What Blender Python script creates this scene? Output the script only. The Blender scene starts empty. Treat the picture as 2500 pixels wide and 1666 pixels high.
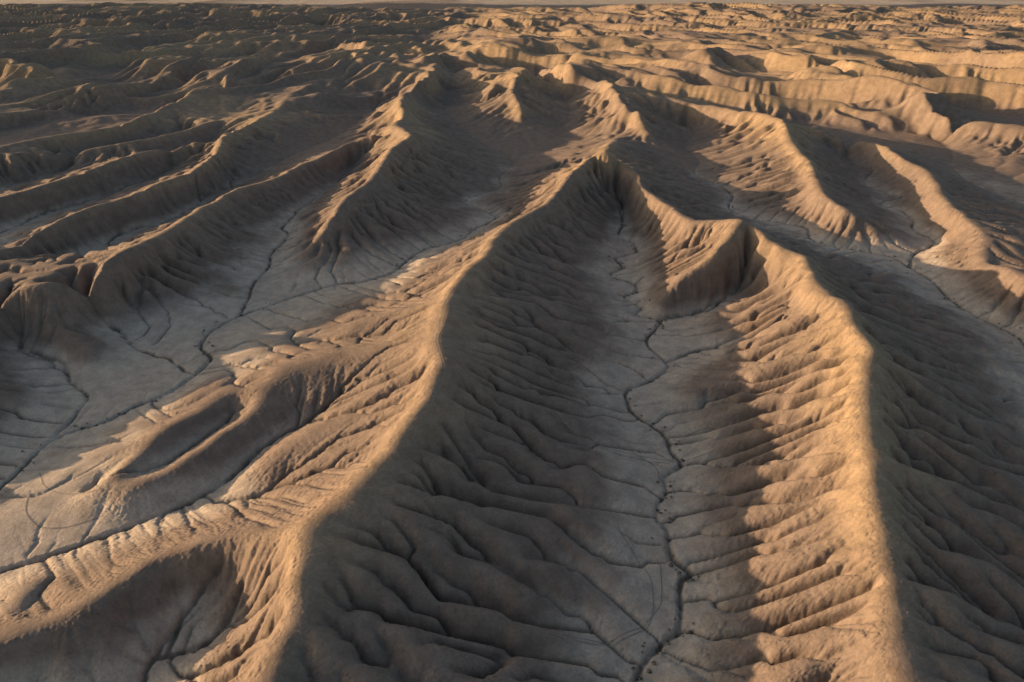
import bpy, math, random, time
import numpy as np
R_ = math.radians
scene = bpy.context.scene

# ---------------------------------------------------------------- camera
cam_data = bpy.data.cameras.new('camera'); cam = bpy.data.objects.new('camera', cam_data)
scene.collection.objects.link(cam)
cam.location = (0, 0, 130.0); cam.rotation_euler = (R_(90-28.2), 0, 0)
cam_data.lens = 24; cam_data.sensor_width = 36; cam_data.clip_start = 1; cam_data.clip_end = 200000
scene.camera = cam

# ---------------------------------------------------------------- sky and sun
SUN_EL, SUN_AZ = R_(9.3), R_(-82.0)      # azimuth from the view direction, negative = left
world = bpy.data.worlds.new('World'); scene.world = world; world.use_nodes = True
nt = world.node_tree; nt.nodes.clear()
sky = nt.nodes.new('ShaderNodeTexSky'); sky.sky_type = 'NISHITA'; sky.sun_disc = False
sky.sun_elevation = SUN_EL; sky.sun_rotation = SUN_AZ; sky.altitude = 1500; sky.air_density = 1.1; sky.dust_density = 9.0; sky.ozone_density = 0.45
bg = nt.nodes.new('ShaderNodeBackground'); bg.inputs[1].default_value = 0.110
wo = nt.nodes.new('ShaderNodeOutputWorld')
nt.links.new(sky.outputs[0], bg.inputs[0]); nt.links.new(bg.outputs[0], wo.inputs[0])
sd = bpy.data.lights.new('sun', 'SUN'); sd.energy = 5.0; sd.angle = R_(0.53); sd.color = (1.0, .67, .38)
sun = bpy.data.objects.new('sun', sd); scene.collection.objects.link(sun)
from mathutils import Vector
sdir = Vector((math.sin(SUN_AZ)*math.cos(SUN_EL), math.cos(SUN_AZ)*math.cos(SUN_EL), math.sin(SUN_EL)))
sun.rotation_euler = sdir.to_track_quat('Z', 'Y').to_euler()
vs = scene.view_settings; vs.view_transform = 'Standard'; vs.look = 'None'; vs.exposure = 0.86; vs.gamma = 1
RIDGES = {
  'R1': [(59.7,433.8,34.0),(53.2,436.6,28.5),(42.6,420.4,25.5),(33.0,391.8,24.5),(23.1,362.0,23.5),(14.2,346.9,22.5),(5.1,330.7,22.5),(-4.3,314.5,22.5),(-9.1,299.9,23.0),(-12.0,278.3,23.0),(-17.8,261.6,23.5),(-22.8,243.6,24.5),(-23.7,225.8,25.5),(-23.3,212.5,26.5),(-24.9,200.0,27.0),(-22.9,189.4,27.0),(-20.8,181.5,27.0),(-21.8,173.2,26.5),(-24.0,164.7,25.5),(-26.6,156.9,25.0),(-30.4,147.9,24.0),(-35.3,136.2,23.0),(-39.2,127.7,22.5),(-42.8,121.9,22.5),(-46.9,113.3,23.5),(-46.0,108.2,22.5),(-44.9,99.7,21.5),(-44.5,94.0,20.5),(-45.0,88.4,20.0),(-45.6,83.6,19.0),(-45.6,79.5,19.0),(-45.0,71.1,18.0),(-43.4,60.0,17.0)],
  'R3': [(59.7,433.8,34.0),(62.2,437.1,27.0),(66.8,432.9,24.5),(70.8,427.9,22.5),(75.3,417.1,20.5),(74.2,395.2,20.0),(77.8,372.8,20.0),(79.3,361.7,20.0),(82.8,342.2,21.0),(86.9,319.0,24.0),(94.5,314.4,26.0),(99.6,307.4,29.0),(105.0,299.7,32.0),(110.6,295.9,29.0),(113.1,285.1,27.0),(114.4,277.2,27.0),(120.2,272.6,27.0),(121.3,264.7,27.0),(118.3,254.5,27.0),(116.3,243.7,27.0),(116.3,232.0,27.0),(119.4,224.1,27.0),(117.8,215.2,27.0),(114.3,203.4,27.0),(114.1,194.6,27.0),(112.5,186.4,27.0),(106.3,177.9,27.0),(101.6,168.7,26.0),(99.0,160.6,26.0),(96.3,155.3,25.0),(92.4,145.0,25.0),(91.4,139.8,24.0),(86.5,131.0,24.0),(82.1,118.2,23.0),(80.4,110.7,22.0),(79.4,103.8,21.0),(76.1,96.6,21.0),(76.5,93.2,21.0),(72.9,88.8,20.0),(71.3,82.8,20.0),(70.2,78.8,20.0),(67.1,69.0,19.0),(63.8,59.4,18.0)],
  'S3': [(105.0,299.7,32.0),(95.6,286.8,27.0),(87.7,277.3,22.0),(77.6,274.3,16.0),(70.6,270.1,10.5),(65.3,264.8,5.0),(63.3,264.6,2.0)],
  'SP2': [(105.0,299.7,32.0),(104.1,290.0,26.0),(103.7,284.3,19.0),(102.4,280.3,12.0),(99.3,278.2,6.0)],
  'SP1': [(59.7,433.8,34.0),(61.7,427.3,24.0),(64.5,423.3,15.0),(66.9,420.9,8.0)],
  'R4': [(36.1,960.1,22.0),(59.0,792.9,28.0),(78.8,780.5,27.0),(94.3,732.1,29.0),(95.2,670.4,27.0),(98.4,620.7,24.0),(106.7,606.5,24.0),(107.2,593.6,20.0),(113.7,572.3,12.0),(123.6,558.3,3.0)],
  'R4b': [(106.7,606.5,24.0),(101.6,612.2,11.0),(87.9,575.0,9.0),(70.4,503.7,20.0)],
  'R5': [(94.3,732.1,29.0),(124.0,736.1,23.0),(146.2,689.6,22.0),(165.1,654.1,22.0),(186.3,637.1,23.0),(196.6,606.1,23.0),(209.4,577.9,24.0),(211.9,549.9,25.0),(207.3,524.8,22.0),(201.7,487.1,19.5),(196.0,447.9,18.5),(190.3,426.4,18.0),(181.5,397.6,17.5),(179.3,380.3,16.5),(182.6,374.5,15.5),(182.0,365.9,15.0),(190.2,361.6,11.5),(201.4,360.3,7.5),(213.1,359.6,3.5),(219.4,361.6,1.0)],
  'R6': [(264.7,608.0,10.0),(262.1,559.5,13.0),(274.8,537.1,14.5),(274.5,501.9,14.5),(271.5,468.3,14.5),(271.4,446.9,14.5),(261.8,426.1,14.5),(258.8,410.7,14.5),(248.5,392.8,14.5),(243.0,373.7,14.5),(239.3,351.9,14.5),(238.1,337.4,14.5),(231.7,319.2,13.5),(226.1,312.8,13.0),(221.6,301.2,14.0),(219.7,285.2,14.5),(217.4,267.5,14.5),(217.7,245.0,14.5),(214.7,214.1,14.0),(209.2,181.0,12.0)],
  'S60': [(247.5,391.1,15.0),(249.2,409.6,7.0),(247.0,417.3,3.0)],
  'S61': [(238.2,350.4,15.0),(242.4,373.8,7.0),(241.8,385.4,3.0)],
  'S62': [(237.1,336.0,15.0),(238.7,355.9,7.0),(236.4,365.2,3.0)],
  'S63': [(229.2,316.4,13.0),(222.7,321.0,7.0),(217.9,323.8,3.0)],
  'S64': [(218.8,284.0,15.0),(222.9,297.6,7.0),(219.3,298.6,5.0)],
  'R2': [(-137.8,1107.7,22.0),(-103.3,990.1,24.0),(-90.6,887.3,23.0),(-91.3,773.7,24.0),(-100.5,736.1,23.0),(-103.1,676.7,26.0),(-98.8,631.3,24.0),(-91.5,592.3,22.0),(-93.4,556.7,22.0),(-80.0,519.2,26.0),(-70.0,486.8,30.0),(-75.9,477.5,27.0),(-79.7,459.0,26.0),(-80.1,418.2,25.0),(-82.4,393.6,24.0),(-89.4,363.8,22.0),(-93.6,342.8,18.0),(-99.1,332.8,11.0),(-101.7,325.5,7.0),(-109.0,311.8,1.0)],
  'R2b': [(-93.4,556.7,22.0),(-113.8,561.4,16.0),(-126.1,506.5,15.0),(-141.4,467.9,14.0),(-149.5,430.0,14.0),(-161.9,398.4,17.0),(-163.5,371.3,17.0),(-167.6,357.4,17.0),(-165.0,332.8,20.0),(-165.9,312.0,21.0),(-168.2,291.5,23.0),(-170.9,273.2,25.0),(-172.0,254.5,27.0),(-185.7,248.3,25.0),(-198.0,243.0,24.0),(-208.0,229.0,24.0),(-228,205,25),(-222,180,24),(-214,160,19),(-204,145,8)],
  'S2c': [(-172.0,254.5,27.0),(-170.2,263.1,18.0),(-167.7,267.2,10.0),(-159.3,260.6,5.0),(-150.1,252.4,1.0)],
  'S2d': [(-189.3,245.7,25.0),(-188.2,241.9,16.0),(-176.9,233.4,9.0),(-160.3,223.4,7.0),(-153.2,223.7,4.0)],
  'S2e': [(-215.0,249.7,18.0),(-192.7,210.9,14.0),(-172.4,196.0,9.0),(-163.5,193.0,4.0)],
  'R7': [(-137.8,1107.7,22.0),(-167.8,1026.6,20.0),(-180.3,899.5,20.0),(-200.6,802.2,20.0),(-217.7,758.2,21.0),(-221.1,721.7,21.0),(-213.4,644.3,18.0),(-219.4,590.5,16.0),(-223.9,548.6,17.0),(-213.1,508.7,17.0),(-202.9,453.8,17.0),(-202.9,426.0,17.0),(-211.5,405.7,17.0),(-215.1,386.1,17.0),(-222.1,368.2,17.0),(-230.6,352.3,17.0),(-233.2,339.6,17.0),(-236.1,320.7,17.0),(-239.1,301.8,17.0),(-251.4,276.7,16.0),(-270.5,244.0,15.0)],
  'R9': [(-232.8,551.6,12.0),(-252.1,517.7,14.0),(-264.9,490.7,15.0),(-272.1,462.8,15.0),(-277.7,432.4,15.0),(-284.0,412.7,15.0),(-295.7,386.9,15.0),(-317.3,349.1,14.0),(-332.3,313.7,14.0)],
  'R8b': [(-256.1,678.1,10.0),(-265.1,607.1,12.0),(-288.9,547.0,13.0),(-300.4,529.2,13.0),(-328.2,508.3,13.0),(-337.8,495.2,13.0),(-347.6,464.9,13.0),(-373.0,404.0,13.0)],
  'R8': [(-294.7,979.4,16.0),(-311.7,865.6,16.0),(-314.0,769.7,18.0),(-313.9,701.9,18.0),(-320.9,633.8,18.0),(-324.0,585.7,18.0),(-337.8,551.8,18.0),(-373.5,507.0,18.0),(-395.3,434.7,18.0)],
  'R10': [(-198.5,1221.3,12.0),(-255.9,1092.3,14.0),(-297.6,1055.0,14.0),(-332.5,988.6,16.0),(-357.1,911.0,15.0),(-405.2,911.7,20.0),(-396.0,840.2,18.0),(-410.2,775.0,15.0),(-413.1,726.4,14.0),(-433.8,689.5,14.0),(-463.1,641.3,14.0),(-501.0,588.1,14.0)],
  'R10b': [(-380.8,1255.8,12.0),(-474.1,1363.2,20.0),(-470.2,1260.0,15.0),(-550.4,1292.2,12.0),(-573.5,1178.7,13.0),(-609.6,1069.3,20.0),(-580.6,971.6,18.0),(-546.8,855.1,15.0),(-531.6,773.6,13.0),(-527.8,738.7,12.0)],
  'R11': [(-442.5,2191.8,15.0),(-324.8,1835.3,15.0),(-240.1,1835.3,15.0),(-128.4,1457.2,20.0),(-56.0,1346.0,25.0),(-21.9,1193.4,34.0),(-0.4,1197.2,26.0),(37.2,1184.8,22.0),(76.7,1151.5,22.0),(107.7,1153.8,28.0),(149.7,1163.4,24.0),(171.2,1058.7,24.0),(181.1,1023.7,22.0),(207.2,1001.5,20.0),(244.8,916.1,22.0),(255.5,856.7,22.0),(251.6,812.2,14.0)],
  'R11b': [(-21.9,1193.4,34.0),(-38.5,1163.4,24.0),(-45.9,1088.4,18.0),(-27.6,1001.5,20.0),(-6.3,924.6,22.0),(15.9,874.8,26.0),(11.1,789.6,24.0),(0.7,723.3,22.0),(7.8,655.6,16.0),(14.1,643.2,6.0)],
  'R13': [(296.3,1081.4,14.0),(295.2,858.2,17.0),(324.5,813.8,17.0),(339.9,778.7,18.0),(343.3,728.2,20.0),(365.5,702.2,22.0),(365.9,677.3,22.0),(366.1,643.0,22.0),(369.0,601.8,22.0),(392.4,579.2,21.0),(409.8,563.4,20.0),(441.7,536.1,18.0)],
  'S13': [(365.5,702.2,22.0),(362.3,678.1,12.0),(363.4,667.6,4.0)],
  'R14': [(293.8,1308.5,14.0),(321.7,1128.6,15.0),(364.2,1019.3,18.0),(426.7,994.9,18.0),(465.5,932.7,20.0),(490.9,891.5,20.0),(521.3,850.7,18.0),(587.8,833.3,18.0),(660.9,800.3,18.0)],
  'R15': [(425.1,1390.9,14.0),(493.3,1249.2,16.0),(577.7,1193.8,16.0),(648.7,1130.9,16.0),(776.1,1119.0,16.0),(913.9,1128.6,15.0)],
  'SA': [(-23.8,196.4,27.0),(-36.6,205.7,20.0),(-49.6,207.1,16.5),(-66.4,207.2,14.0),(-73.8,198.1,12.0),(-83.9,192.5,11.0),(-94.7,192.7,9.0),(-107.1,195.5,5.0),(-117.6,195.2,0.8)],
  'SB': [(-83.9,192.5,11.0),(-81.9,179.6,9.5),(-84.6,174.7,9.0),(-88.9,168.4,8.3),(-93.9,161.1,7.5),(-98.5,153.6,6.5),(-104.3,149.5,5.0),(-109.6,146.6,2.5),(-114.5,144.4,0.5)],
  'SC': [(-94.7,192.7,9.0),(-97.5,181.0,8.5),(-104.6,174.4,8.5),(-108.0,169.7,8.0),(-108.1,162.5,7.0),(-110.9,157.3,6.0),(-117.8,152.0,3.5),(-123.7,146.9,0.6)],
  'SD': [(-26.6,156.9,25.0),(-35.9,170.8,18.0),(-43.5,173.0,14.5),(-54.7,170.4,12.0),(-63.9,164.2,9.5),(-72.8,158.1,6.0),(-82.7,153.6,1.5)],
  'SE': [(-34.0,139.6,23.0),(-44.6,148.3,14.0),(-54.9,148.9,9.0),(-65.2,148.4,4.0),(-72.7,145.6,1.0)],
  'SM': [(-23.9,208.2,26.5),(-45.8,232.8,14.0),(-64.7,240.8,8.0),(-82.6,235.6,5.0),(-89.2,228.7,4.0),(-98.3,215.9,3.0)],
  'M1': [(-66.4,207.2,14.0),(-72.6,203.0,13.0),(-80.2,202.3,11.0),(-88.9,204.0,7.5),(-97.3,208.4,3.0)],
  'M2': [(-34.0,220.5,19.0),(-48.6,227.9,11.0),(-62.3,229.2,7.5),(-75.3,227.6,6.5),(-85.2,227.0,5.5),(-92.2,229.8,3.0)],
  'SN': [(-23.7,225.8,25.5),(-34.0,254.2,14.0),(-43.5,270.2,9.0),(-52.5,289.6,3.0)],
  'R0': [(-46.9,113.3,23.5),(-54.6,116.1,19.5),(-61.8,117.3,17.0),(-70.7,118.5,15.0),(-73.9,117.1,14.5),(-79.8,115.9,13.0),(-83.7,114.5,12.5),(-86.3,110.7,12.0),(-91.3,106.2,11.0),(-95.1,101.5,10.0),(-100.6,98.0,9.5),(-106.1,95.0,9.0),(-116.2,89.8,8.0),(-128.5,83.1,7.0)],
  'S0c': [(-56.2,116.4,19.0),(-59.2,114.0,14.0),(-63.1,111.2,9.5),(-66.9,108.4,5.0),(-69.6,106.1,2.0)],
  'S0d': [(-66.2,117.9,16.0),(-70.9,116.9,11.0),(-75.0,114.5,6.5),(-78.3,111.9,3.0)],
  'S0a': [(-73.9,117.1,14.5),(-78.8,125.6,10.0),(-85.6,133.8,5.0)],
  'S0b': [(-83.7,114.5,12.5),(-89.7,120.5,9.0),(-97.3,127.3,4.0)],
}
WASHES = {
  'C1': [(23.1,85.9,0.0),(26.3,93.9,0.0),(29.3,98.4,0.0),(33.9,102.8,0.0),(38.0,106.0,0.0),(41.0,119.0,0.0),(43.6,121.1,0.0),(43.2,123.1,0.0),(40.9,125.6,0.0),(40.4,131.5,0.0),(41.0,139.1,0.0),(39.5,141.8,0.0),(40.5,147.3,0.0),(44.0,151.6,0.0),(44.7,158.4,0.0),(51.5,164.0,0.0),(49.5,169.9,0.0),(49.7,176.0,0.0),(47.0,182.5,0.0),(42.0,189.4,0.0),(39.6,197.7,0.0),(42.2,207.1,0.0),(51.6,212.3,0.0),(58.2,220.0,0.0),(58.5,224.4,0.0),(54.2,240.4,0.0),(59.9,251.2,0.0),(62.7,259.5,0.0),(53.2,265.7,0.0),(56.8,271.6,0.0),(50.9,282.9,0.0),(57.3,288.0,0.0),(58.1,296.8,0.0),(48.4,308.2,0.0),(55.1,318.0,0.0),(53.7,330.1,0.0),(65.1,336.8,0.0),(65.6,350.8,0.0),(58.4,360.2,0.0),(64.5,384.2,0.0),(68.4,416.9,2.0)],
  'C1b': [(62.7,259.5,0.0),(77.6,265.7,0.0),(93.1,274.5,2.0),(97.2,282.8,5.0)],
  'C1c': [(59.2,224.4,0.0),(72.5,233.2,0.5),(81.4,232.8,1.5)],
  'C2': [(-150.6,136.7,0.0),(-148.4,154.6,0.0),(-147.2,164.8,0.0),(-147.2,169.0,0.0),(-146.5,176.0,0.0),(-142.4,181.6,0.0),(-134.8,186.4,0.0),(-129.1,194.2,0.0),(-121.2,202.9,0.0),(-116.8,216.6,0.0),(-115.9,228.0,0.0),(-122.3,236.5,0.0),(-124.6,248.5,0.0),(-119.5,261.1,0.0),(-108.7,273.4,0.0),(-95.2,288.0,0.0),(-82.7,296.8,0.0),(-68.6,301.4,0.0),(-58.3,312.0,0.0),(-54.0,326.0,0.0),(-44.8,343.7,0.0),(-28.7,355.5,0.0),(-22.8,370.8,0.0),(-10.0,392.8,0.0),(-16.9,406.7,0.0),(-29.4,423.3,0.0),(-25.1,436.3,0.0),(-8.1,457.1,0.0),(-9.4,480.8,0.0),(0.5,520.6,0.0),(-9.4,563.7,0.0),(-20.5,578.9,0.0),(-46.2,638.6,0.0),(-69.3,721.7,0.0),(-72.3,812.3,0.0),(-73.2,926.2,0.0),(-79.2,1050.2,0.0)],
  'C2r': [(0.5,520.6,0.0),(11.7,553.4,0.0),(26.4,563.7,0.0),(48.2,594.9,0.0),(62.3,606.6,0.0),(46.0,648.0,0.0),(54.2,677.9,0.0),(56.3,745.7,0.0),(46.9,827.0,0.0)],
  'C3': [(-117.9,264.0,0.0),(-119.7,281.5,0.0),(-122.7,298.9,0.0),(-122.0,315.8,0.0),(-125.2,336.8,0.0),(-124.5,363.0,0.0),(-132.0,375.9,0.0),(-131.3,392.8,0.0),(-131.7,407.6,0.0),(-127.7,429.7,0.0),(-126.9,447.0,0.0),(-120.9,477.4,0.0),(-122.0,509.2,0.0),(-120.4,551.3,0.5),(-114.1,585.9,2.0)],
  'C4': [(-256.7,275.2,0.0),(-246.6,304.0,0.0),(-235.4,314.1,0.0),(-236.0,324.3,0.0),(-229.9,330.1,0.0),(-216.6,332.5,0.0),(-216.3,346.2,0.0),(-220.0,353.5,0.0),(-217.7,373.0,0.0),(-206.3,381.1,0.0),(-203.1,386.5,0.0),(-197.7,416.2,0.0),(-201.9,439.2,0.0),(-189.9,454.0,0.0),(-196.8,473.0,0.0),(-187.3,480.8,0.0),(-182.2,506.7,0.0),(-173.2,553.4,0.0),(-161.2,590.0,0.0),(-149.2,638.6,0.0),(-141.9,707.6,0.5),(-142.8,792.1,1.0)],
  'C5': [(-305.2,298.9,0.0),(-294.0,341.2,0.0),(-288.6,367.9,0.0),(-283.8,400.9,0.0),(-271.7,426.9,0.0),(-261.7,463.3,0.0),(-252.7,497.0,0.0),(-258.1,556.3,0.0),(-256.6,598.7,1.0)],
  'C6': [(-364.2,402.5,0.0),(-341.1,448.0,0.0),(-343.9,468.7,0.0),(-333.7,480.8,0.0),(-323.4,521.9,0.0),(-315.9,574.3,0.0),(-284.2,602.0,1.0)],
  'C6b': [(-423.5,479.7,0.0),(-398.4,535.2,0.0),(-377.2,586.8,0.0),(-350.1,620.4,0.0),(-334.0,699.2,0.0),(-318.2,771.1,0.0),(-304.3,874.0,0.0),(-292.7,984.6,0.0)],
  'C6c': [(-482.3,556.3,0.0),(-460.3,629.4,0.0),(-435.4,688.4,0.0),(-407.8,717.1,0.0),(-397.9,812.3,0.0),(-391.8,908.2,0.0),(-365.2,956.5,0.0),(-335.9,1050.2,0.0)],
  'C6d': [(-575.7,677.9,0.0),(-553.3,771.1,0.0),(-526.3,821.1,0.0),(-508.4,890.8,0.0),(-508.9,1005.6,0.0),(-543.7,1151.5,0.0),(-502.7,1221.5,0.0),(-436.9,1286.3,0.0),(-372.3,1328.4,0.0)],
  'C7': [(-147.6,177.9,0.0),(-146.1,188.6,0.0),(-147.8,194.2,0.0),(-148.8,202.0,0.0),(-159.4,210.0,0.0),(-163.7,216.6,0.0),(-172.3,224.4,0.0),(-189.2,231.0,1.0),(-195.3,238.9,3.0),(-204.0,242.4,6.0),(-212.2,246.4,10.0)],
  'C8': [(-116.8,216.6,0.0),(-121.7,218.7,0.0),(-132.3,228.0,0.0),(-137.1,229.4,0.0),(-147.9,235.5,0.0),(-160.7,248.5,0.0),(-172.0,252.8,2.0),(-177.0,260.6,6.0),(-179.4,263.7,10.0)],
  'C9': [(-136.9,117.8,0.0),(-127.6,122.8,0.0),(-121.0,126.2,0.0),(-112.9,131.5,0.0),(-102.7,138.4,0.0),(-93.9,145.2,0.0),(-84.8,153.1,0.0),(-79.9,161.0,0.5),(-79.8,163.9,0.7),(-73.5,173.4,2.0),(-66.0,178.9,4.0),(-57.6,188.5,7.0),(-54.7,194.1,10.0),(-47.5,194.5,14.0)],
  'C9b': [(-120.9,150.3,0.0),(-117.4,153.3,0.3),(-109.9,156.7,0.8),(-102.8,160.5,1.5),(-98.4,169.2,2.5),(-92.8,180.5,3.5),(-90.6,185.9,4.5)],
  'C0': [(-75.2,82.3,0.0),(-77.4,92.8,0.0),(-78.4,98.0,0.0),(-75.6,108.0,1.0),(-71.9,112.8,3.5),(-67.5,115.8,8.0)],
  'C0b': [(-78.4,98.0,0.0),(-70.2,100.2,0.0),(-65.6,103.0,1.5),(-62.2,111.3,4.0),(-58.8,116.0,9.0)],
  'C0c': [(-92.4,82.3,0.0),(-100.4,89.6,0.0),(-114.8,89.6,0.0)],
  'C10': [(150,30,0),(152,60,0),(158,95,0),(166,130,0),(178,165,0),(190,200,0),(198,222,0),(205.5,241.5,0.0),(202.1,256.7,0.0),(199.2,268.6,0.0),(197.5,281.5,0.0),(201.4,298.9,0.0),(198.4,318.0,0.0),(196.1,332.5,0.0),(180.1,342.4,0.0),(168.3,348.2,0.0),(165.4,358.2,0.0),(169.3,373.0,0.0),(166.3,379.6,0.0),(150.9,388.0,0.0),(137.2,400.9,0.0),(135.7,416.2,0.0),(144.1,439.2,0.0),(142.9,461.2,0.0),(132.3,493.5,0.0),(143.8,528.5,0.0),(143.2,578.9,0.0),(163.9,620.4,0.0),(162.2,657.7,0.0)],
  'C10b': [(198.4,318.0,0.0),(210.4,335.0,0.0),(225.3,346.2,0.0),(231.3,355.5,0.0),(229.1,373.0,0.0),(235.3,386.5,0.0),(239.8,406.7,0.0),(232.6,417.9,0.0),(237.6,426.0,0.0),(252.7,436.3,0.0),(242.3,465.5,0.0),(266.7,501.8,0.0),(256.8,510.5,0.0),(267.5,556.3,0.0),(272.5,603.2,0.0),(280.1,652.7,1.0)],
  'C11': [(346.3,364.4,0.0),(324.3,422.4,0.0),(322.1,443.0,0.0),(317.4,461.2,0.0),(321.6,488.8,0.0),(332.6,520.6,0.0),(353.7,556.3,0.0),(365.8,594.9,0.0),(358.1,638.6,0.0),(327.0,657.7,0.0),(307.0,710.3,0.0),(275.3,745.7,0.0),(268.1,812.3,0.0)],
  'C12': [(456.5,503.0,0.0),(433.8,563.7,0.0),(405.5,586.8,0.0),(365.8,594.9,0.0)],
  'C13': [(630.3,721.7,0.0),(536.6,745.7,0.0),(489.0,784.4,0.0),(476.8,874.0,0.0),(438.9,945.0,0.0),(382.5,1027.4,0.0),(349.5,1124.5,0.0)],
  'C14': [(873.2,1027.4,0.0),(752.2,1073.9,0.0),(668.5,1098.6,0.0),(601.7,1162.6,0.0),(537.6,1259.6,0.0),(457.6,1358.0,0.0),(394.5,1421.0,0.0)],
  'C15': [(1185.9,1421.0,0.0),(991.0,1437.6,0.0),(791.1,1463.2,0.0),(657.0,1555.4,0.0)],
  'C16': [(-79.2,1050.2,0.0),(-67.4,1179.7,0.0),(-102.6,1380.9,0.0),(-168.3,1463.2,0.0),(-267.1,1659.3,0.0),(-402.3,1842.8,0.0)],
  'C17': [(46.9,827.0,0.0),(31.5,984.6,0.0),(41.5,1098.6,0.0)],
  'C18': [(268.1,812.3,0.0),(244.6,874.0,0.0),(217.6,945.0,0.0),(186.2,1027.4,0.0),(166.2,1151.5,0.0),(104.8,1151.5,0.0),(55.2,1272.8,0.0)],
}
TRACKS = [
  [(-140.1,160.0),(-137.1,156.3),(-134.9,153.8),(-130.7,151.2),(-125.3,149.4),(-115.1,148.7),(-108.0,149.2)],
  [(-138.1,152.1),(-134.8,145.2),(-132.2,141.8),(-126.7,137.8),(-120.7,137.2),(-115.9,138.9),(-111.4,141.6)],
  [(-129.7,176.7),(-126.5,176.3),(-122.8,174.0),(-122.9,171.4),(-126.9,170.1),(-134.2,172.3)],
  [(-4.7,104.6),(1.6,101.9),(9.3,101.0),(17.0,101.0),(22.9,102.4),(29.4,106.0),(33.2,109.8),(35.5,113.8),(37.3,124.5)],
  [(-2.6,102.2),(2.3,100.9),(9.9,100.3),(17.1,100.3),(23.5,101.7),(30.0,105.4),(32.4,109.0),(33.5,113.9),(33.6,120.5),(29.7,130.5),(25.6,143.3)],
  [(6.1,181.3),(17.0,174.5),(27.3,169.0),(39.1,167.1),(50.8,165.8),(61.5,166.3)],
  [(10.4,182.5),(20.8,171.2),(32.3,166.3),(47.9,164.6)],
  [(25.4,176.7),(33.0,171.2),(40.2,165.8),(43.2,161.8),(43.0,155.9)],
  [(50.4,177.2),(62.0,179.0),(69.6,176.3)],
  [(51.0,176.3),(57.6,172.3),(66.0,173.1),(71.0,171.4)],
  [(-22.3,240.8),(-24.6,225.8),(-25.0,213.2),(-25.0,202.3),(-24.9,194.5),(-23.0,185.9),(-21.2,177.8),(-21.6,171.3),(-23.5,163.5),(-26.8,155.3)],
  [(-21.3,237.6),(-22.5,218.8),(-23.2,206.7),(-24.1,196.5),(-22.1,185.5),(-20.1,176.3),(-20.7,169.4),(-22.7,161.6)],
]
# ---------------------------------------------------------------- terrain mathematics
FLOOR_SLOPE, FLOOR_Y0 = 0.012, 200.0
def floor_z(y): return FLOOR_SLOPE*(np.minimum(y, 3000.0)-FLOOR_Y0)

def hash2(i, j, seed):
    h = (i.astype(np.int64)*374761393 + j.astype(np.int64)*668265263 + seed*974634777) & 0xffffffff
    h = ((h ^ (h >> 13))*1274126177) & 0xffffffff
    h = ((h ^ (h >> 16))*2246822519) & 0xffffffff
    return ((h >> 8) & 0xffff)/65535.0
def vnoise(x, y, seed=0):
    i = np.floor(x); j = np.floor(y); fx = x-i; fy = y-j
    fx = fx*fx*fx*(fx*(fx*6-15)+10); fy = fy*fy*fy*(fy*(fy*6-15)+10)
    i = i.astype(np.int64); j = j.astype(np.int64)
    a = hash2(i, j, seed); b = hash2(i+1, j, seed); c = hash2(i, j+1, seed); d = hash2(i+1, j+1, seed)
    return (a+(b-a)*fx)*(1-fy)+(c+(d-c)*fx)*fy*1.0
def fbm(x, y, seed=0, octv=4, gain=.5):
    s = 0; a = 1; t = 0
    for k in range(octv):
        s = s+a*(vnoise(x*2**k+17.3*k, y*2**k-9.1*k, seed+k)*2-1); t += a; a *= gain
    return s/t

def smooth_line(p, n=6):
    """Catmull-Rom through the points"""
    p = np.array(p, float)
    if len(p) < 3: return p
    e = np.vstack([2*p[0]-p[1], p, 2*p[-1]-p[-2]]); out = []
    for k in range(1, len(e)-2):
        a, b, c, d = e[k-1:k+3]
        for t in np.linspace(0, 1, n, endpoint=False):
            out.append(.5*(2*b+(c-a)*t+(2*a-5*b+4*c-d)*t*t+(3*b-a-3*c+d)*t**3))
    out.append(p[-1]); out = np.array(out)
    if out.shape[1] > 2: out[:, 2] = np.maximum(out[:, 2], 0)
    return out
def raster(lines, x0, y0, dx, nx, ny, wig=0.0):
    """value grid + mask of polylines (x, y, h)"""
    V = np.full((ny, nx), -1.0)
    for q, pts in enumerate(lines):
        p = smooth_line(pts)
        for a, b in zip(p[:-1], p[1:]):
            n = int(max(abs(b[0]-a[0]), abs(b[1]-a[1]))/dx*1.5)+2
            t = np.linspace(0, 1, n)[:, None]; s = a+(b-a)*t
            if wig:
                s[:, 0] += wig*(fbm(s[:, 0]/14, s[:, 1]/14, 31, 3)); s[:, 1] += wig*(fbm(s[:, 0]/14+50, s[:, 1]/14, 37, 3))
            i = np.round((s[:, 0]-x0)/dx).astype(int); j = np.round((s[:, 1]-y0)/dx).astype(int)
            ok = (i >= 0) & (i < nx) & (j >= 0) & (j < ny)
            np.maximum.at(V, (j[ok], i[ok]), s[ok, 2])
    return V

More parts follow.
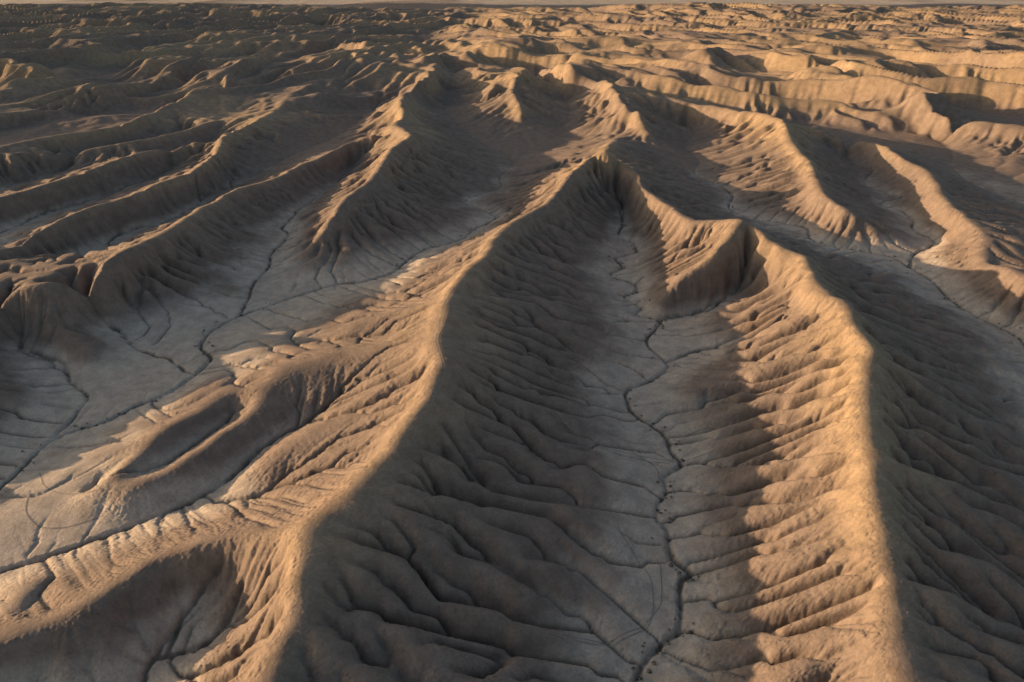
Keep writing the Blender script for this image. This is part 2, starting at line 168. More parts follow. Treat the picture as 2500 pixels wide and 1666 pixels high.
def harmonic(val, mask, init, iters):
    z = np.where(mask, val, init)
    ny, nx = z.shape
    jj, ii = np.indices(z.shape); red = ((jj+ii) & 1).astype(bool)
    free = (~mask); r = free & red; k = free & ~red
    om = 1.7
    for it in range(iters):
        for m in (r, k):
            p = np.pad(z, 1, mode='edge')
            av = .25*(p[:-2, 1:-1]+p[2:, 1:-1]+p[1:-1, :-2]+p[1:-1, 2:])
            z = np.where(m, z+om*(av-z), z)
    return z
def upsample(z, ny, nx):
    j = np.linspace(0, z.shape[0]-1, ny); i = np.linspace(0, z.shape[1]-1, nx)
    j0 = np.minimum(j.astype(int), z.shape[0]-2); i0 = np.minimum(i.astype(int), z.shape[1]-2)
    fj = (j-j0)[:, None]; fi = (i-i0)[None]
    a = z[j0][:, i0]; b = z[j0][:, i0+1]; c = z[j0+1][:, i0]; d = z[j0+1][:, i0+1]
    return (a*(1-fi)+b*fi)*(1-fj)+(c*(1-fi)+d*fi)*fj

PW = 1.22
def base_surface(x0, y0, dx, nx, ny, ridges, washes, levels=(8, 4, 2, 1)):
    z = None
    for L in levels:
        d = dx*L; mx = int(math.ceil(nx/L))+1; my = int(math.ceil(ny/L))+1
        if L == 1: mx, my = nx, ny
        rv = raster(ridges, x0, y0, d, mx, my); cv = raster(washes, x0, y0, d, mx, my)
        m = (rv >= 0) | (cv >= 0)
        v = np.where(rv >= 0, np.maximum(rv, 0), np.maximum(cv, 0))**(1/PW)
        if z is None: z = np.full((my, mx), 4.0); n = 400
        else: z = upsample(z, my, mx); n = 60
        z = harmonic(v, m, z, n)
    return np.maximum(z, 0)**PW, rv, cv

NB = [(-1, 0), (1, 0), (0, -1), (0, 1), (-1, -1), (-1, 1), (1, -1), (1, 1)]
def flow(z, dx, fixed, rnd):
    ny, nx = z.shape
    p = np.pad(z, 1, constant_values=1e9)
    best = np.full(z.shape, 1e-9); rc = np.arange(ny*nx).reshape(ny, nx); self_ = rc.copy(); dist = np.full(z.shape, dx)
    for k, (dj, di) in enumerate(NB):
        L = dx*(1.41421 if dj and di else 1)
        s = (z-p[1+dj:1+dj+ny, 1+di:1+di+nx])/L*rnd[k]
        g = (s > best) & ~fixed
        best = np.where(g, s, best); rc = np.where(g, self_+dj*nx+di, rc); dist = np.where(g, L, dist)
    rc = rc.ravel()
    lev = (rc != self_.ravel()).astype(np.int32); q = rc.copy()
    while True:
        l2 = lev+lev[q]; q2 = q[q]
        if np.array_equal(q2, q): break
        lev, q = l2, q2
    order = np.argsort(lev, kind='stable'); off = np.concatenate([[0], np.cumsum(np.bincount(lev))])
    return rc, dist.ravel(), order, off
def accumulate(rc, order, off, w):
    A = w.copy()
    for l in range(len(off)-2, 0, -1):
        i = order[off[l]:off[l+1]]
        np.add.at(A, rc[i], A[i])
    return A
def fill_pits(z, fixed, passes=60):
    """raise closed hollows until they spill"""
    ny, nx = z.shape; f = z.ravel(); inn = np.zeros(z.shape, bool); inn[1:-1, 1:-1] = True
    inn = (inn & ~fixed).ravel(); offs = np.array([-nx, nx, -1, 1, -nx-1, -nx+1, nx-1, nx+1])
    p = np.pad(z, 1, constant_values=1e9)
    mn = np.minimum.reduce([p[1+a:1+a+ny, 1+b:1+b+nx] for a, b in NB]).ravel()
    c = np.nonzero((mn >= f) & inn)[0]
    for _ in range(passes):
        if len(c) == 0: break
        m_ = f[c[:, None]+offs[None]].min(1); low = m_ >= f[c]
        c = c[low]; f[c] = m_[low]+1e-3
        c = np.unique((c[:, None]+np.concatenate([offs, [0]])[None]).ravel()); c = c[inn[c]]
    return f.reshape(ny, nx)
def erode(z, dx, fixed, iters, kdt, ddt, seed=1, m=.5, amax=1e9, Kmap=None, ac=0.0):
    rng = np.random.default_rng(seed)
    rnd = [1+.35*(rng.random(z.shape, dtype=np.float32)-.5) for _ in NB]
    w = np.full(z.size, dx*dx)
    for it in range(iters):
        z = fill_pits(z, fixed)
        rc, dist, order, off = flow(z, dx, fixed, rnd)
        A = accumulate(rc, order, off, w)
        Fk = kdt*np.clip(A-ac, 0, amax)**m/dist
        if Kmap is not None: Fk = Fk*Kmap.ravel()
        zz = z.ravel().copy()
        for l in range(1, len(off)-1):
            i = order[off[l]:off[l+1]]; f = Fk[i]
            zz[i] = (zz[i]+f*zz[rc[i]])/(1+f)
        z = zz.reshape(z.shape)
        n = max(1, int(math.ceil(ddt/(dx*dx)/.2))); c = ddt/(dx*dx)/n
        for _ in range(n):
            p = np.pad(z, 1, mode='edge')
            lap = p[:-2, 1:-1]+p[2:, 1:-1]+p[1:-1, :-2]+p[1:-1, 2:]-4*z
            z = np.where(fixed, z, z+c*lap)
    return z, A.reshape(z.shape)
def sample(z, x0, y0, dx, X, Y, cubic=False):
    ny, nx = z.shape
    fx = np.clip((X-x0)/dx, 0, nx-1.001); fy = np.clip((Y-y0)/dx, 0, ny-1.001)
    i = fx.astype(np.int64); j = fy.astype(np.int64); fx = fx-i; fy = fy-j
    if not cubic:
        return (z[j, i]*(1-fx)+z[j, i+1]*fx)*(1-fy)+(z[j+1, i]*(1-fx)+z[j+1, i+1]*fx)*fy
    def wts(t): return (((-.5*t+1)*t-.5)*t, ((1.5*t-2.5)*t)*t+1, ((-1.5*t+2)*t+.5)*t, ((.5*t-.5)*t)*t)
    wx = wts(fx); wy = wts(fy); s = 0
    for b in range(4):
        jj = np.clip(j+b-1, 0, ny-1); r = 0
        for a in range(4): r = r+wx[a]*z[jj, np.clip(i+a-1, 0, nx-1)]
        s = s+wy[b]*r
    return s
# ---------------------------------------------------------------- heightfields
T0 = time.time()
ridges = list(RIDGES.values()); washes = list(WASHES.values())
# middle distance, 2 m cells
Bx, By, Bd, Bnx, Bny = -1050.0, 50.0, 2.0, 1050, 725
hb, rv, cv = base_surface(Bx, By, Bd, Bnx, Bny, ridges, washes)
def far_hills(X, Y):
    wx = X+45*fbm(X/260, Y/260, 41, 3); wy = Y+45*fbm(X/260+9, Y/260, 43, 3)
    wr = np.clip((X+60+Y*.05)/240+.5, 0, 1); wr = wr*wr*(3-2*wr)
    hR = 1-abs(fbm((.79*wx-.61*wy)/260, (.61*wx+.79*wy)/84, 51, 4))*2.5
    hL = 1-abs(fbm((.62*wx+.78*wy)/200, (.78*wx-.62*wy)/80, 61, 4))*2.5
    big = fbm(X/700, Y/700, 53, 2)
    h = np.clip(hR, 0, 1)**1.15*wr+np.clip(hL, 0, 1)**1.15*(1-wr)
    return h*(29+15*big)*np.clip((2620+180*fbm(X/500, Y/500, 57, 2)-Y)/350, 0, 1)
XB = (Bx+Bd*np.arange(Bnx))[None]+0*hb; YB = (By+Bd*np.arange(Bny))[:, None]+0*hb
far = np.clip((YB-900)/500, 0, 1)
farw = np.clip((YB-600+.25*np.maximum(XB, 0))/300, 0, 1)
hb = hb*(1-.55*np.clip((YB-880)/260, 0, 1))*(1+.3*np.clip((YB-520)/250, 0, 1)*fbm(XB/45, YB/45, 27, 3))
hb = hb+farw*np.maximum(far_hills(XB, YB)-.35*hb, 0)
hum = 1-2.2*abs(fbm(XB/34+.8*fbm(XB/60, YB/60, 23, 2), YB/34, 21, 3))
hb = hb+1.2*np.clip(hb/2.5, 0, 1)*np.clip(1-hb/15, 0, 1)*np.clip(hum, 0, 1)*(1-farw)
zb = hb+floor_z(YB)
zb = zb+(.8*fbm(XB/9, YB/9, 5, 3)+1.5*fbm(XB/30, YB/30, 8, 2))*np.clip(hb/6, 0.05, 1)
fixB = (cv >= 0) & (cv < .2) & ~((rv > 1))
def soft_rock(X, Y):
    s = 1-.85*np.exp(-((X+100)**2/48**2+(Y-127)**2/13**2))
    s = s*(1-.8*np.exp(-((X+62)**2/42**2+(Y-205)**2/100**2)))
    return s*(1-.6*np.exp(-((X+62)**2/24**2+(Y-142)**2/16**2)))
soft = soft_rock(XB, YB)
KB = np.clip(hb/8, .3, 1)*(1+.7*np.clip((YB-430)/200, 0, 1))*(1-.3*farw)*soft*(1+.9*np.clip((-XB-95)/60, 0, 1)*np.clip((YB-225)/60, 0, 1)*np.clip((620-YB)/100, 0, 1))*np.clip(1+1.6*fbm(XB/30, YB/30, 91, 3), .25, 2.2)*1.1
zb, AB = erode(zb, Bd, fixB, 13, .107, .18, 3, ac=12.0, Kmap=KB)
print('crest loss', np.percentile((zb-floor_z(YB)-rv)[rv > 8], [5, 25, 50, 75, 95]))
wsm = .55*np.exp(-((XB+64)**2/40**2+(YB-195)**2/80**2))+.7*np.exp(-((XB+185)**2/40**2+(YB-225)**2/28**2)); zs_ = zb
for _ in range(10):
    p = np.pad(zs_, 1, mode='edge'); zs_ = (p[:-2, 1:-1]+p[2:, 1:-1]+p[1:-1, :-2]+p[1:-1, 2:]+4*zs_)/8
zb = zb*(1-wsm)+zs_*wsm
# near ground, 0.6 m cells
Ax, Ay, Ad, Anx, Any = -340.0, 52.0, 0.6, 1134, 767
XA = (Ax+Ad*np.arange(Anx))[None]+np.zeros((Any, 1)); YA = (Ay+Ad*np.arange(Any))[:, None]+np.zeros((1, Anx))
za = sample(zb, Bx, By, Bd, XA, YA, True)
cva = raster(washes, Ax, Ay, Ad, Anx, Any)
za = za+.06*fbm(XA/3, YA/3, 15, 3)*np.clip((za-floor_z(YA))/5, .1, 1)
fixA = (cva >= 0) & (cva < .2)
KA = soft_rock(XA, YA)*np.clip((za-floor_z(YA))/7, .3, 1)*np.clip(1+1.0*fbm(XA/20, YA/20, 93, 2), .5, 1.8)*1.15
za, AA = erode(za, Ad, fixA, 11, .057, .021, 5, ac=3.5, Kmap=KA)
def blur(a, n):
    for _ in range(n):
        p = np.pad(a, 1, mode='edge'); a = (p[:-2, 1:-1]+p[2:, 1:-1]+a*2)/4
        p = np.pad(a, 1, mode='edge'); a = (p[1:-1, :-2]+p[1:-1, 2:]+a*2)/4
    return a
# sharp little trenches where water gathers
mA = raster(washes, Ax, Ay, Ad, Anx, Any, 1.2) >= 0
big = blur(np.where(mA & (cva < 9), 1.0, 0.0), 1); big = np.clip(big/.5, 0, 1)*np.clip(.85+.6*fbm(XA/11, YA/11, 95, 2), .5, 1)
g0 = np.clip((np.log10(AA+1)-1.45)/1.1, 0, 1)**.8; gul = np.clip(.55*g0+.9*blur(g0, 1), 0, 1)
gya, gxa = np.gradient(za, Ad); sla = np.hypot(gxa, gya)
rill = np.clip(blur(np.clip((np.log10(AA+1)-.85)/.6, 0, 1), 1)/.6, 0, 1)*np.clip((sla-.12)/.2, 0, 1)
gul = gul*np.clip(blur(sla, 3)/.09, .3, 1)
za = za-.85*gul-1.2*big-.22*rill
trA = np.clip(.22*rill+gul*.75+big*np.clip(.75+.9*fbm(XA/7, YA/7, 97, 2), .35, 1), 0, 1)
mB = raster(washes, Bx, By, Bd, Bnx, Bny, 1.2) >= 0
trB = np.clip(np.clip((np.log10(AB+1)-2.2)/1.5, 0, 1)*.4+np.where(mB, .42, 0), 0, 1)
zb = zb-2.0*blur(trB, 1)
# far badlands, 6 m cells
Cx, Cy, Cd, Cnx, Cny = -2760.0, 900.0, 6.0, 920, 420
XC = (Cx+Cd*np.arange(Cnx))[None]+np.zeros((Cny, 1)); YC = (Cy+Cd*np.arange(Cny))[:, None]+np.zeros((1, Cnx))
hc = far_hills(XC, YC)
zc = hc+floor_z(YC)+.6*fbm(XC/40, YC/40, 71, 3)
zc, AC = erode(zc, Cd, hc < .2, 10, .13, .45, 7, ac=60.0)
print('fields', time.time()-T0)

zb_far = blur(zb, 1); zb_far2 = blur(zb_far, 2); zc_far = blur(zc, 1)
def ground(X, Y):
    """height and drained area anywhere"""
    zC = sample(zc, Cx, Cy, Cd, X, Y, True); kc = np.clip((Y-1450)/600, 0, 1)*.9; zC = zC*(1-kc)+kc*sample(zc_far, Cx, Cy, Cd, X, Y, True); zC = np.where(Y < Cy, 0, zC)
    zB = sample(zb, Bx, By, Bd, X, Y, True); kf = np.clip((Y-380)/250, 0, 1); zB = zB*(1-kf)+kf*sample(zb_far, Bx, By, Bd, X, Y, True); kf = np.clip((Y-650)/400, 0, 1); zB = zB*(1-kf)+kf*sample(zb_far2, Bx, By, Bd, X, Y); zA = sample(za, Ax, Ay, Ad, X, Y, True)
    ins = np.minimum.reduce([X-Bx, Bx+Bd*(Bnx-1)-X, (By+Bd*(Bny-1)-Y)])
    wB = np.clip(ins/220, 0, 1); wB = wB*wB*(3-2*wB)
    wB = np.where(Y < Cy, 1, wB)
    insA = np.minimum.reduce([X-Ax, Ax+Ad*(Anx-1)-X, (Ay+Ad*(Any-1)-Y), Y-Ay+40])
    wA = np.clip(insA/25, 0, 1); wA = wA*wA*(3-2*wA)
    z = zC*(1-wB)+zB*wB; z = z*(1-wA)+zA*wA
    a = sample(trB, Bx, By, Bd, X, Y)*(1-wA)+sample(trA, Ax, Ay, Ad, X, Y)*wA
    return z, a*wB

# ---------------------------------------------------------------- one continuous sheet of ground, finer towards the viewer
rows = [58.0]
while rows[-1] < 4600: rows.append(rows[-1]+.25*(rows[-1]/90)**1.10)
while rows[-1] < 90000: rows.append(rows[-1]*1.03+8)
rows = np.array(rows); NC = 920; cols = np.linspace(-.76, .76, NC)
Yg = rows[:, None]+np.zeros((1, NC)); Xg = cols[None]*(rows[:, None]+80)
Zg, Ag = ground(Xg, Yg)
pl = np.clip((Yg-2500)/600, 0, 1)
Zg += pl*(9*np.clip(fbm(Xg/420, Yg/900, 81, 4), 0, 1)+4*np.clip(fbm(Xg/120, Yg/260, 83, 3), 0, 1))
NR = len(rows)
# streaks of fine rills running down the slopes (line integral of noise along the fall line)
def grad(Z):
    dzr = np.gradient(Z, axis=0); dzc = np.gradient(Z, axis=1)
    dyr = np.gradient(Yg, axis=0); dxr = np.gradient(Xg, axis=0); dxc = np.gradient(Xg, axis=1)
    gx = dzc/dxc; gy = (dzr-gx*dxr)/dyr
    return gx, gy
nr = int(np.searchsorted(rows, 620))
Xn, Yn = Xg[:nr], Yg[:nr]
gx, gy = grad(Zg); gx = gx[:nr]; gy = gy[:nr]
sl = np.hypot(gx, gy)
rng = np.random.default_rng(11); tex = rng.random((1024, 1024)).astype(np.float32)
def tlook(x, y): return tex[np.floor(y).astype(np.int64) & 1023, np.floor(x).astype(np.int64) & 1023]
def lic(cell, length, n):
    acc = np.zeros(Xn.shape, np.float32); wsum = 0
    # gradient on the near grid so that streaks can bend
    for sgn in (1, -1):
        px, py = Xn.copy(), Yn.copy()
        for k in range(n):
            ux = sample(GX, Ax, Ay, Ad*2, px, py); uy = sample(GY, Ax, Ay, Ad*2, px, py)
            px += sgn*ux*length/n; py += sgn*uy*length/n
            w = 1-k/n; acc += w*tlook(px/cell, py/cell); wsum += w
    return acc/wsum-.5
zs = blur(za, 3)[::2, ::2]; g2y, g2x = np.gradient(zs, Ad*2); gl = np.hypot(g2x, g2y)+.03
GX = g2x/gl; GY = g2y/gl
l1 = lic(.45, 5, 5); l2 = lic(1.0, 11, 5)
near_w = np.clip((560-Yn)/150, 0, 1)
amp = np.clip((sl-.16)/.35, 0, 1)*near_w
Zg[:nr] += amp*(l1*.6+l2*.8)
print('sheet', NR, NC, time.time()-T0)

# ---------------------------------------------------------------- shape statistics used by the material
gx, gy = grad(Zg)
nrm = np.stack([-gx, -gy, np.ones_like(gx)], -1); nrm /= np.linalg.norm(nrm, axis=-1, keepdims=True)
relh = Zg-floor_z(Yg); relc = relh+8*np.clip((Yg-330)/260, 0, 1)*np.clip((2950-Yg)/300, 0, 1)  # floors beyond the near valleys coloured darker, standing in for dimmer light there

# ---------------------------------------------------------------- clay material
def clay():
    m = bpy.data.materials.new('badland_clay'); m.use_nodes = True
    t = m.node_tree; N = t.nodes; L = t.links
    bs = N['Principled BSDF']; bs.inputs['Roughness'].default_value = .95; bs.inputs['Specular IOR Level'].default_value = .15
    geo = N.new('ShaderNodeNewGeometry')
    def attr(n):
        a = N.new('ShaderNodeAttribute'); a.attribute_name = n; return a.outputs['Fac']
    def noise(sc, det, rough=.55, dist=0):
        a = N.new('ShaderNodeTexNoise'); a.inputs['Scale'].default_value = sc; a.inputs['Detail'].default_value = det
        a.inputs['Roughness'].default_value = rough; a.inputs['Distortion'].default_value = dist
        L.new(geo.outputs['Position'], a.inputs['Vector']); return a.outputs['Fac']
    def rng(v, a, b, lo=0., hi=1.):
        r = N.new('ShaderNodeMapRange'); r.interpolation_type = 'SMOOTHSTEP'
        r.inputs[1].default_value = a; r.inputs[2].default_value = b; r.inputs[3].default_value = lo; r.inputs[4].default_value = hi
        L.new(v, r.inputs[0]); return r.outputs[0]
    def mth(op, a, b):
        r = N.new('ShaderNodeMath'); r.operation = op
        for k, v in ((0, a), (1, b)):
            if isinstance(v, (int, float)): r.inputs[k].default_value = v
            else: L.new(v, r.inputs[k])
        return r.outputs[0]
    def mix(f, a, b, mode='MIX'):
        r = N.new('ShaderNodeMix'); r.data_type = 'RGBA'; r.blend_type = mode
        if isinstance(f, (int, float)): r.inputs[0].default_value = f
        else: L.new(f, r.inputs[0])
        for k, v in ((6, a), (7, b)):
            if isinstance(v, tuple): r.inputs[k].default_value = v+(1,)
            else: L.new(v, r.inputs[k])
        return r.outputs[2]
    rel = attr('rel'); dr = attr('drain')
    relw = mth('ADD', rel, mth('MULTIPLY', mth('SUBTRACT', noise(.05, 4), .5), 7.0))
    flank = mix(noise(.02, 3), FLANK_A, FLANK_B)
    c = mix(rng(relw, 1.0, 6.0), SILT, flank)
    c = mix(mth('MULTIPLY', rng(relw, 13, 24), rng(noise(.006, 2), .35, .62)), c, OCHRE)
    c = mix(rng(noise(.045, 4, .6, .4), .58, .74, 0, .45), c, (.20, .135, .095))
    c = mix(mth('MULTIPLY', rng(noise(.031, 5, .62), .55, .75, 0, .5), rng(relw, 0, 9, 1, 0)), c, (.50, .44, .37))
    mott = rng(noise(.22, 4, .65), .25, .75, .80, 1.16)
    fine = rng(noise(1.6, 3, .7), .25, .75, .86, 1.12)
    c = mix(1.0, c, mth('MULTIPLY', mott, fine), 'MULTIPLY')
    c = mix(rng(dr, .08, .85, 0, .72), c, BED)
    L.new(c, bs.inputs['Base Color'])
    bmp = N.new('ShaderNodeBump'); bmp.inputs['Strength'].default_value = .55; bmp.inputs['Distance'].default_value = .5
    hgt = noise(.9, 7, .72)
    L.new(hgt, bmp.inputs['Height']); L.new(bmp.outputs[0], bs.inputs['Normal'])
    return m
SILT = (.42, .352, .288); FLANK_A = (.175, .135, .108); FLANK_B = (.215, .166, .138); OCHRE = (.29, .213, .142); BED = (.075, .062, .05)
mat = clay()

# ---------------------------------------------------------------- cut the sheet into ridges, valley floor and far badlands
FAM = {
 'R1': ('R1', 'SA', 'SB', 'SC', 'SD', 'SE', 'SM', 'SN', 'M1', 'M2'), 'R0': ('R0', 'S0a', 'S0b', 'S0c', 'S0d'), 'R3': ('R3', 'S3', 'SP2', 'SP1'), 'R4': ('R4', 'R4b'), 'R5': ('R5',),
 'R6': tuple(k for k in RIDGES if k.startswith(('R6', 'S6'))), 'R2': ('R2',), 'R2b': ('R2b', 'S2c', 'S2d', 'S2e'), 'R7': ('R7',), 'R8': ('R8',), 'R8b': ('R8b',),
 'R9': ('R9',), 'R10': ('R10',), 'R10b': ('R10b',), 'R11': ('R11', 'R11b'), 'R13': ('R13', 'S13'), 'R14': ('R14',), 'R15': ('R15',)}
LAB = {
 'R1': 'long sinuous clay ridge winding down the middle from a sharp peak, sunlit left flank with branching spurs',
 'R0': 'low rounded ridge at the bottom left corner with two small knobs on its crest',
 'R3': 'broad ochre ridge running down the right side, ribbed left flank in full sun',
 'R4': 'short jagged sunlit ridge behind the central peak', 'R5': 'curved ribbed ridge ending in a pyramid nose, right of the central peak',
 'R6': 'narrow golden ridge with scalloped shadow edge, by the right edge of the picture',
 'R2': 'steep dark flanked ridge with a thin lit nose, left of the central ridge',
 'R2b': 'long shaded ridge sweeping down to the left edge, nearest of the left ridges',
 'R7': 'second shaded ridge from the front, sweeping to the left edge', 'R9': 'third shaded ridge from the front at the left edge',
 'R8b': 'fourth shaded ridge from the front at the left edge', 'R8': 'fifth shaded ridge from the front at the left edge',
 'R10': 'low far ridge at upper left with a small cone on its crest', 'R10b': 'dark farthest traced ridge in the upper left corner',
 'R11': 'sharp lit peak at the top centre with its side ridges', 'R13': 'fluted golden ridge behind the curved one, upper right',
 'R14': 'long lit ridge second from the top right hills', 'R15': 'thin lit ridge just below the far right hills'}
keys = list(FAM); Od, Onx, Ony = 5.0, 421, 291; owner = np.full((Ony, Onx), -1, np.int32)
for q, k in enumerate(keys):
    owner[raster([RIDGES[n] for n in FAM[k]], Bx, By, Od, Onx, Ony) >= 0] = q
for step in (64, 32, 16, 8, 4, 2, 1, 2, 1):          # jump flooding: nearest ridge
    if step == 64:
        sj, si = np.indices(owner.shape); sj = np.where(owner >= 0, sj, -9999); si = np.where(owner >= 0, si, -9999)
        JJ, II = np.indices(owner.shape)
    for dj in (-step, 0, step):
        for di in (-step, 0, step):
            a = np.roll(sj, (dj, di), (0, 1)); c_ = np.roll(si, (dj, di), (0, 1))
            better = (a-JJ)**2+(c_-II)**2 < (sj-JJ)**2+(si-II)**2
            sj = np.where(better, a, sj); si = np.where(better, c_, si)
own = np.where(sj >= 0, owner[np.clip(sj, 0, Ony-1), np.clip(si, 0, Onx-1)], -1)
fc = lambda a: .25*(a[:-1, :-1]+a[1:, :-1]+a[:-1, 1:]+a[1:, 1:])
fx, fy, fh = fc(Xg), fc(Yg), fc(relh)
ii = np.round((fx-Bx)/Od).astype(int); jj = np.round((fy-By)/Od).astype(int)
inB = (ii >= 0) & (ii < Onx) & (jj >= 0) & (jj < Ony)
fo = np.where(inB, own[np.clip(jj, 0, Ony-1), np.clip(ii, 0, Onx-1)], -1)
part = np.where(fh > 2.2, fo, -2)                     # -2 valley floor
part = np.where((part >= 0), part, -2)
part = np.where((fy > 1350) | ~inB, -1, part)         # -1 far badlands
part = np.where(fy > 3300, -3, part).ravel()          # -3 plain
idx = np.arange(NR*NC).reshape(NR, NC)
quads = np.stack([idx[:-1, :-1], idx[:-1, 1:], idx[1:, 1:], idx[1:, :-1]], -1).reshape(-1, 4)
co = np.stack([Xg, Yg, Zg], -1).reshape(-1, 3).astype(np.float32); nflat = nrm.reshape(-1, 3)
def piece(name, sel, label):
    q = quads[sel]
    if len(q) == 0: return
    vid, inv = np.unique(q, return_inverse=True); inv = inv.reshape(-1).astype(np.int32)
    me = bpy.data.meshes.new(name)
    me.vertices.add(len(vid)); me.vertices.foreach_set('co', co[vid].ravel())
    me.loops.add(len(inv)); me.loops.foreach_set('vertex_index', inv)
    me.polygons.add(len(q)); me.polygons.foreach_set('loop_start', np.arange(0, len(inv), 4, dtype=np.int32))
    me.polygons.foreach_set('use_smooth', np.ones(len(q), bool))
    me.update(calc_edges=True)
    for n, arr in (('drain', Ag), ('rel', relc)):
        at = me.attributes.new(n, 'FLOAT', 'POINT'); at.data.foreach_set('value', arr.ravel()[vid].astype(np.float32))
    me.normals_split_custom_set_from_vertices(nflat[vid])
    me.materials.append(mat)
    o = bpy.data.objects.new(name, me); scene.collection.objects.link(o); o['kind'] = 'structure'; o['label'] = label
    return o
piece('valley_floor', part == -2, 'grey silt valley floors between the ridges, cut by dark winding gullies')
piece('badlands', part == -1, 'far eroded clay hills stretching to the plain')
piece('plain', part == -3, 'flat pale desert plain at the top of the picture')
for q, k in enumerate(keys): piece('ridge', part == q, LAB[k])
print('done', time.time()-T0)

# ---------------------------------------------------------------- tyre tracks pressed into the soft ground
def simple_mat(name, col, rough=.95):
    m = bpy.data.materials.new(name); m.use_nodes = True; t = m.node_tree; bs = t.nodes['Principled BSDF']
    n = t.nodes.new('ShaderNodeTexNoise'); n.inputs['Scale'].default_value = .7; n.inputs['Detail'].default_value = 3
    r = t.nodes.new('ShaderNodeMix'); r.data_type = 'RGBA'
    r.inputs[6].default_value = tuple(c*.7 for c in col)+(1,); r.inputs[7].default_value = tuple(c*1.3 for c in col)+(1,)
    g = t.nodes.new('ShaderNodeNewGeometry'); t.links.new(g.outputs['Position'], n.inputs['Vector'])
    t.links.new(n.outputs['Fac'], r.inputs[0]); t.links.new(r.outputs[2], bs.inputs['Base Color'])
    bs.inputs['Roughness'].default_value = rough; bs.inputs['Specular IOR Level'].default_value = .1
    return m
def sheet_z(x, y):
    """height of the built sheet itself"""
    r = np.searchsorted(rows, y)-1; fr = (y-rows[r])/(rows[r+1]-rows[r])
    out = 0
    for k, w in ((0, 1-fr), (1, fr)):
        c = (x/(rows[r+k]+80)+.76)/1.52*(NC-1); i = np.clip(c.astype(int), 0, NC-2); f = c-i
        out = out+w*(Zg[r+k, i]*(1-f)+Zg[r+k, i+1]*f)
    return out
mt = simple_mat('packed_track_soil', (.25, .21, .172))
TLAB = ['faint curved tyre track on the silt flat near the left edge']*3+['faint tyre track looping over the valley floor beside the central wash']*7+['pair of tyre marks following the crest of the central ridge']*2
for line, lab in zip(TRACKS, TLAB):
    p = smooth_line(line, 14); d = np.gradient(p, axis=0); d /= np.linalg.norm(d, axis=1, keepdims=True)+1e-9
    nn = np.stack([-d[:, 1], d[:, 0]], 1); w = .13
    vs_ = []
    for s in (-1, 1):
        q = p+nn*w*s; vs_.append(np.column_stack([q, sheet_z(q[:, 0], q[:, 1])+.05]))
    n = len(p); V = np.vstack(vs_)
    me = bpy.data.meshes.new('tyre_track'); me.from_pydata(V.tolist(), [], [(k, k+1, n+k+1, n+k) for k in range(n-1)])
    me.materials.append(mt)
    o = bpy.data.objects.new('tyre_track', me); scene.collection.objects.link(o); o['kind'] = 'structure'; o['label'] = lab; o['group'] = 'tyre tracks'

# ---------------------------------------------------------------- low desert shrubs along the washes
ms = simple_mat('shrub_leaf', (.045, .045, .03))
rs = random.Random(4)
def shrub_mesh(seed):
    r = random.Random(seed); V = []; Fc = []
    for k in range(5):                                  # stems
        a = r.uniform(0, 6.28); tx, ty, tz = .3*math.cos(a), .3*math.sin(a), r.uniform(.35, .6); b0 = len(V)
        V += [(-.02, 0, -.1), (.02, 0, -.1), (tx, ty, tz)]; Fc.append((b0, b0+1, b0+2))
    for k in range(46):                                 # leaf clumps
        a = r.uniform(0, 6.28); el = r.uniform(.0, 1.45); rad = r.uniform(.3, .52)
        c = np.array((rad*math.cos(a)*math.cos(el), rad*math.sin(a)*math.cos(el), .12+rad*1.1*math.sin(el)))
        u = np.array([r.gauss(0, 1) for _ in range(3)]); u /= np.linalg.norm(u); v = np.cross(u, [r.gauss(0, 1) for _ in range(3)]); v /= np.linalg.norm(v)+1e-9
        s = r.uniform(.07, .15); b0 = len(V)
        V += [tuple(c-u*s), tuple(c-v*s*.6), tuple(c+u*s), tuple(c+v*s*.6)]; Fc.append((b0, b0+1, b0+2, b0+3))
    me = bpy.data.meshes.new('shrub'); me.from_pydata(V, [], Fc); me.materials.append(ms); return me
SM = [shrub_mesh(k) for k in range(4)]
spots = []
for key, cnt, lab in (('C1', 120, 'small dark desert shrub beside the winding wash of the central valley'),
                      ('C2', 90, 'small dark desert shrub beside the wash left of the central ridge'),
                      ('C10', 60, 'small dark desert shrub beside the wash right of the ochre ridge'),
                      ('C3', 18, 'small dark desert shrub beside the side wash under the dark left ridge')):
    p = smooth_line(WASHES[key], 8)[:, :2]; p = p[(p[:, 1] > 85) & (p[:, 1] < 430) & (abs(p[:, 0]) < .75*(p[:, 1]+60))]
    for _ in range(cnt):
        k = rs.randrange(len(p)-1); f = rs.random(); q = p[k]*(1-f)+p[k+1]*f
        spots.append((q[0]+rs.choice((-1, 1, 1))*rs.uniform(.7, 2.6)*rs.choice((1, 1, 1.6)), q[1]+rs.uniform(-1, 1), lab))
for k, (x, y, lab) in enumerate(spots):
    z = float(sheet_z(np.array([x]), np.array([y]))[0])
    o = bpy.data.objects.new('shrub', SM[k % 4]); scene.collection.objects.link(o)
    sc_ = rs.choice((.5, .6, .7, .9, 1.15)); o.location = (x, y, z); o.scale = (sc_*1.2, sc_*1.2, sc_); o.rotation_euler = (0, 0, rs.uniform(0, 6.28))
    o['label'] = lab; o['category'] = 'shrub'; o['group'] = lab.replace('small dark desert shrub', 'shrubs')

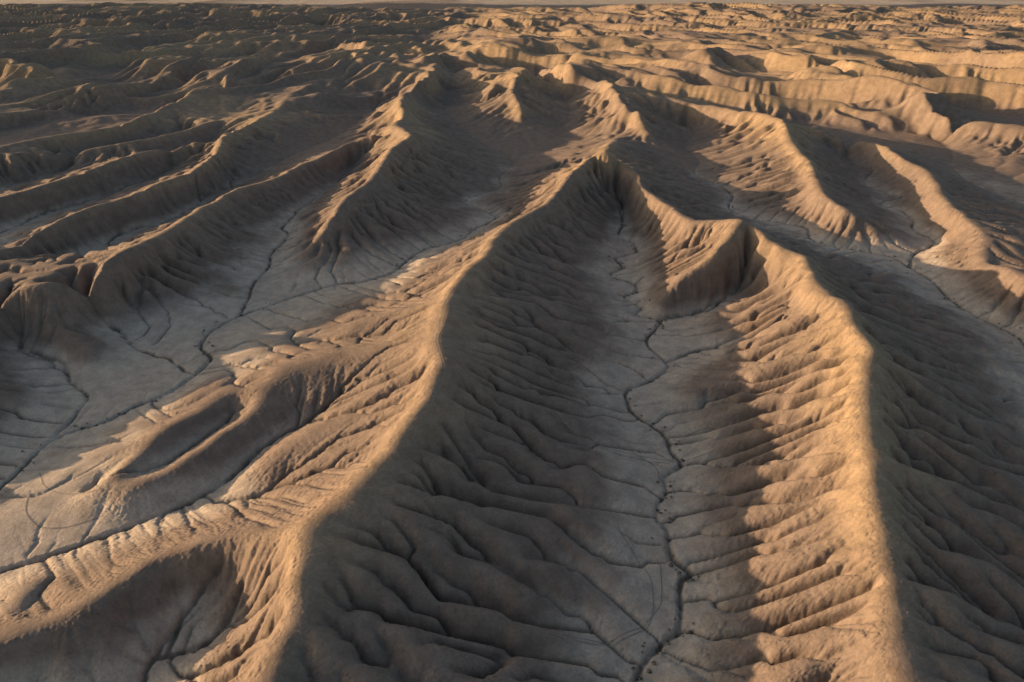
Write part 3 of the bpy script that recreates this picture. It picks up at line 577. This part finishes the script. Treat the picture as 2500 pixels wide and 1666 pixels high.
# ---------------------------------------------------------------- clouds above and beyond the picture whose shade lies on the far ground
def cloud_mat(name, dens):
    m = bpy.data.materials.new(name); m.use_nodes = True; t = m.node_tree; t.nodes.clear()
    o = t.nodes.new('ShaderNodeOutputMaterial'); mx = t.nodes.new('ShaderNodeMixShader'); tr = t.nodes.new('ShaderNodeBsdfTransparent'); df = t.nodes.new('ShaderNodeBsdfDiffuse')
    df.inputs[0].default_value = (.85, .85, .85, 1)
    n = t.nodes.new('ShaderNodeTexNoise'); n.inputs['Scale'].default_value = .004; n.inputs['Detail'].default_value = 4
    g = t.nodes.new('ShaderNodeNewGeometry'); t.links.new(g.outputs['Position'], n.inputs['Vector'])
    r = t.nodes.new('ShaderNodeMapRange'); r.inputs[1].default_value = .35; r.inputs[2].default_value = .6; r.inputs[3].default_value = dens*.5; r.inputs[4].default_value = dens
    t.links.new(n.outputs['Fac'], r.inputs[0]); t.links.new(r.outputs[0], mx.inputs[0]); t.links.new(tr.outputs[0], mx.inputs[1]); t.links.new(df.outputs[0], mx.inputs[2]); t.links.new(mx.outputs[0], o.inputs[0])
    return m
def cloud(gx_, gy_, rx_, ry_, alt, dens, label, seed):
    t = alt/sdir.z; cx, cy = gx_+sdir.x*t, gy_+sdir.y*t
    nu, nv = 72, 18; V = []; Fc = []
    for j in range(nv+1):
        ph = math.pi*(j/nv-.5)
        for i in range(nu):
            th = 2*math.pi*i/nu; x, y, z = math.cos(th)*math.cos(ph), math.sin(th)*math.cos(ph), math.sin(ph)
            k = 1+.35*float(fbm(np.array([x*3+seed]), np.array([y*3+z]), seed, 3)[0])
            V.append((x*rx_*k, y*ry_*k, z*(60 if z > 0 else 20)*k))
    for j in range(nv):
        for i in range(nu): Fc.append((j*nu+i, j*nu+(i+1) % nu, (j+1)*nu+(i+1) % nu, (j+1)*nu+i))
    me = bpy.data.meshes.new('cloud'); me.from_pydata(V, [], Fc); me.materials.append(cloud_mat('cloud_vapour', dens))
    o = bpy.data.objects.new('cloud', me); scene.collection.objects.link(o); o.location = (cx, cy, alt); o['kind'] = 'structure'; o['label'] = label
cloud(300, 2680, 5200, 170, 700, .9, 'long flat cloud bank above the far plain', 3)
cloud(-4200, 6500, 4300, 3600, 900, .9, 'wide grey cloud sheet beyond the left hills', 5)
cloud(-900, 1500, 700, 1000, 1100, .6, 'unseen thin cloud added to dim the left hills', 8)  # added out of view only to darken the left side
print('done', time.time()-T0)
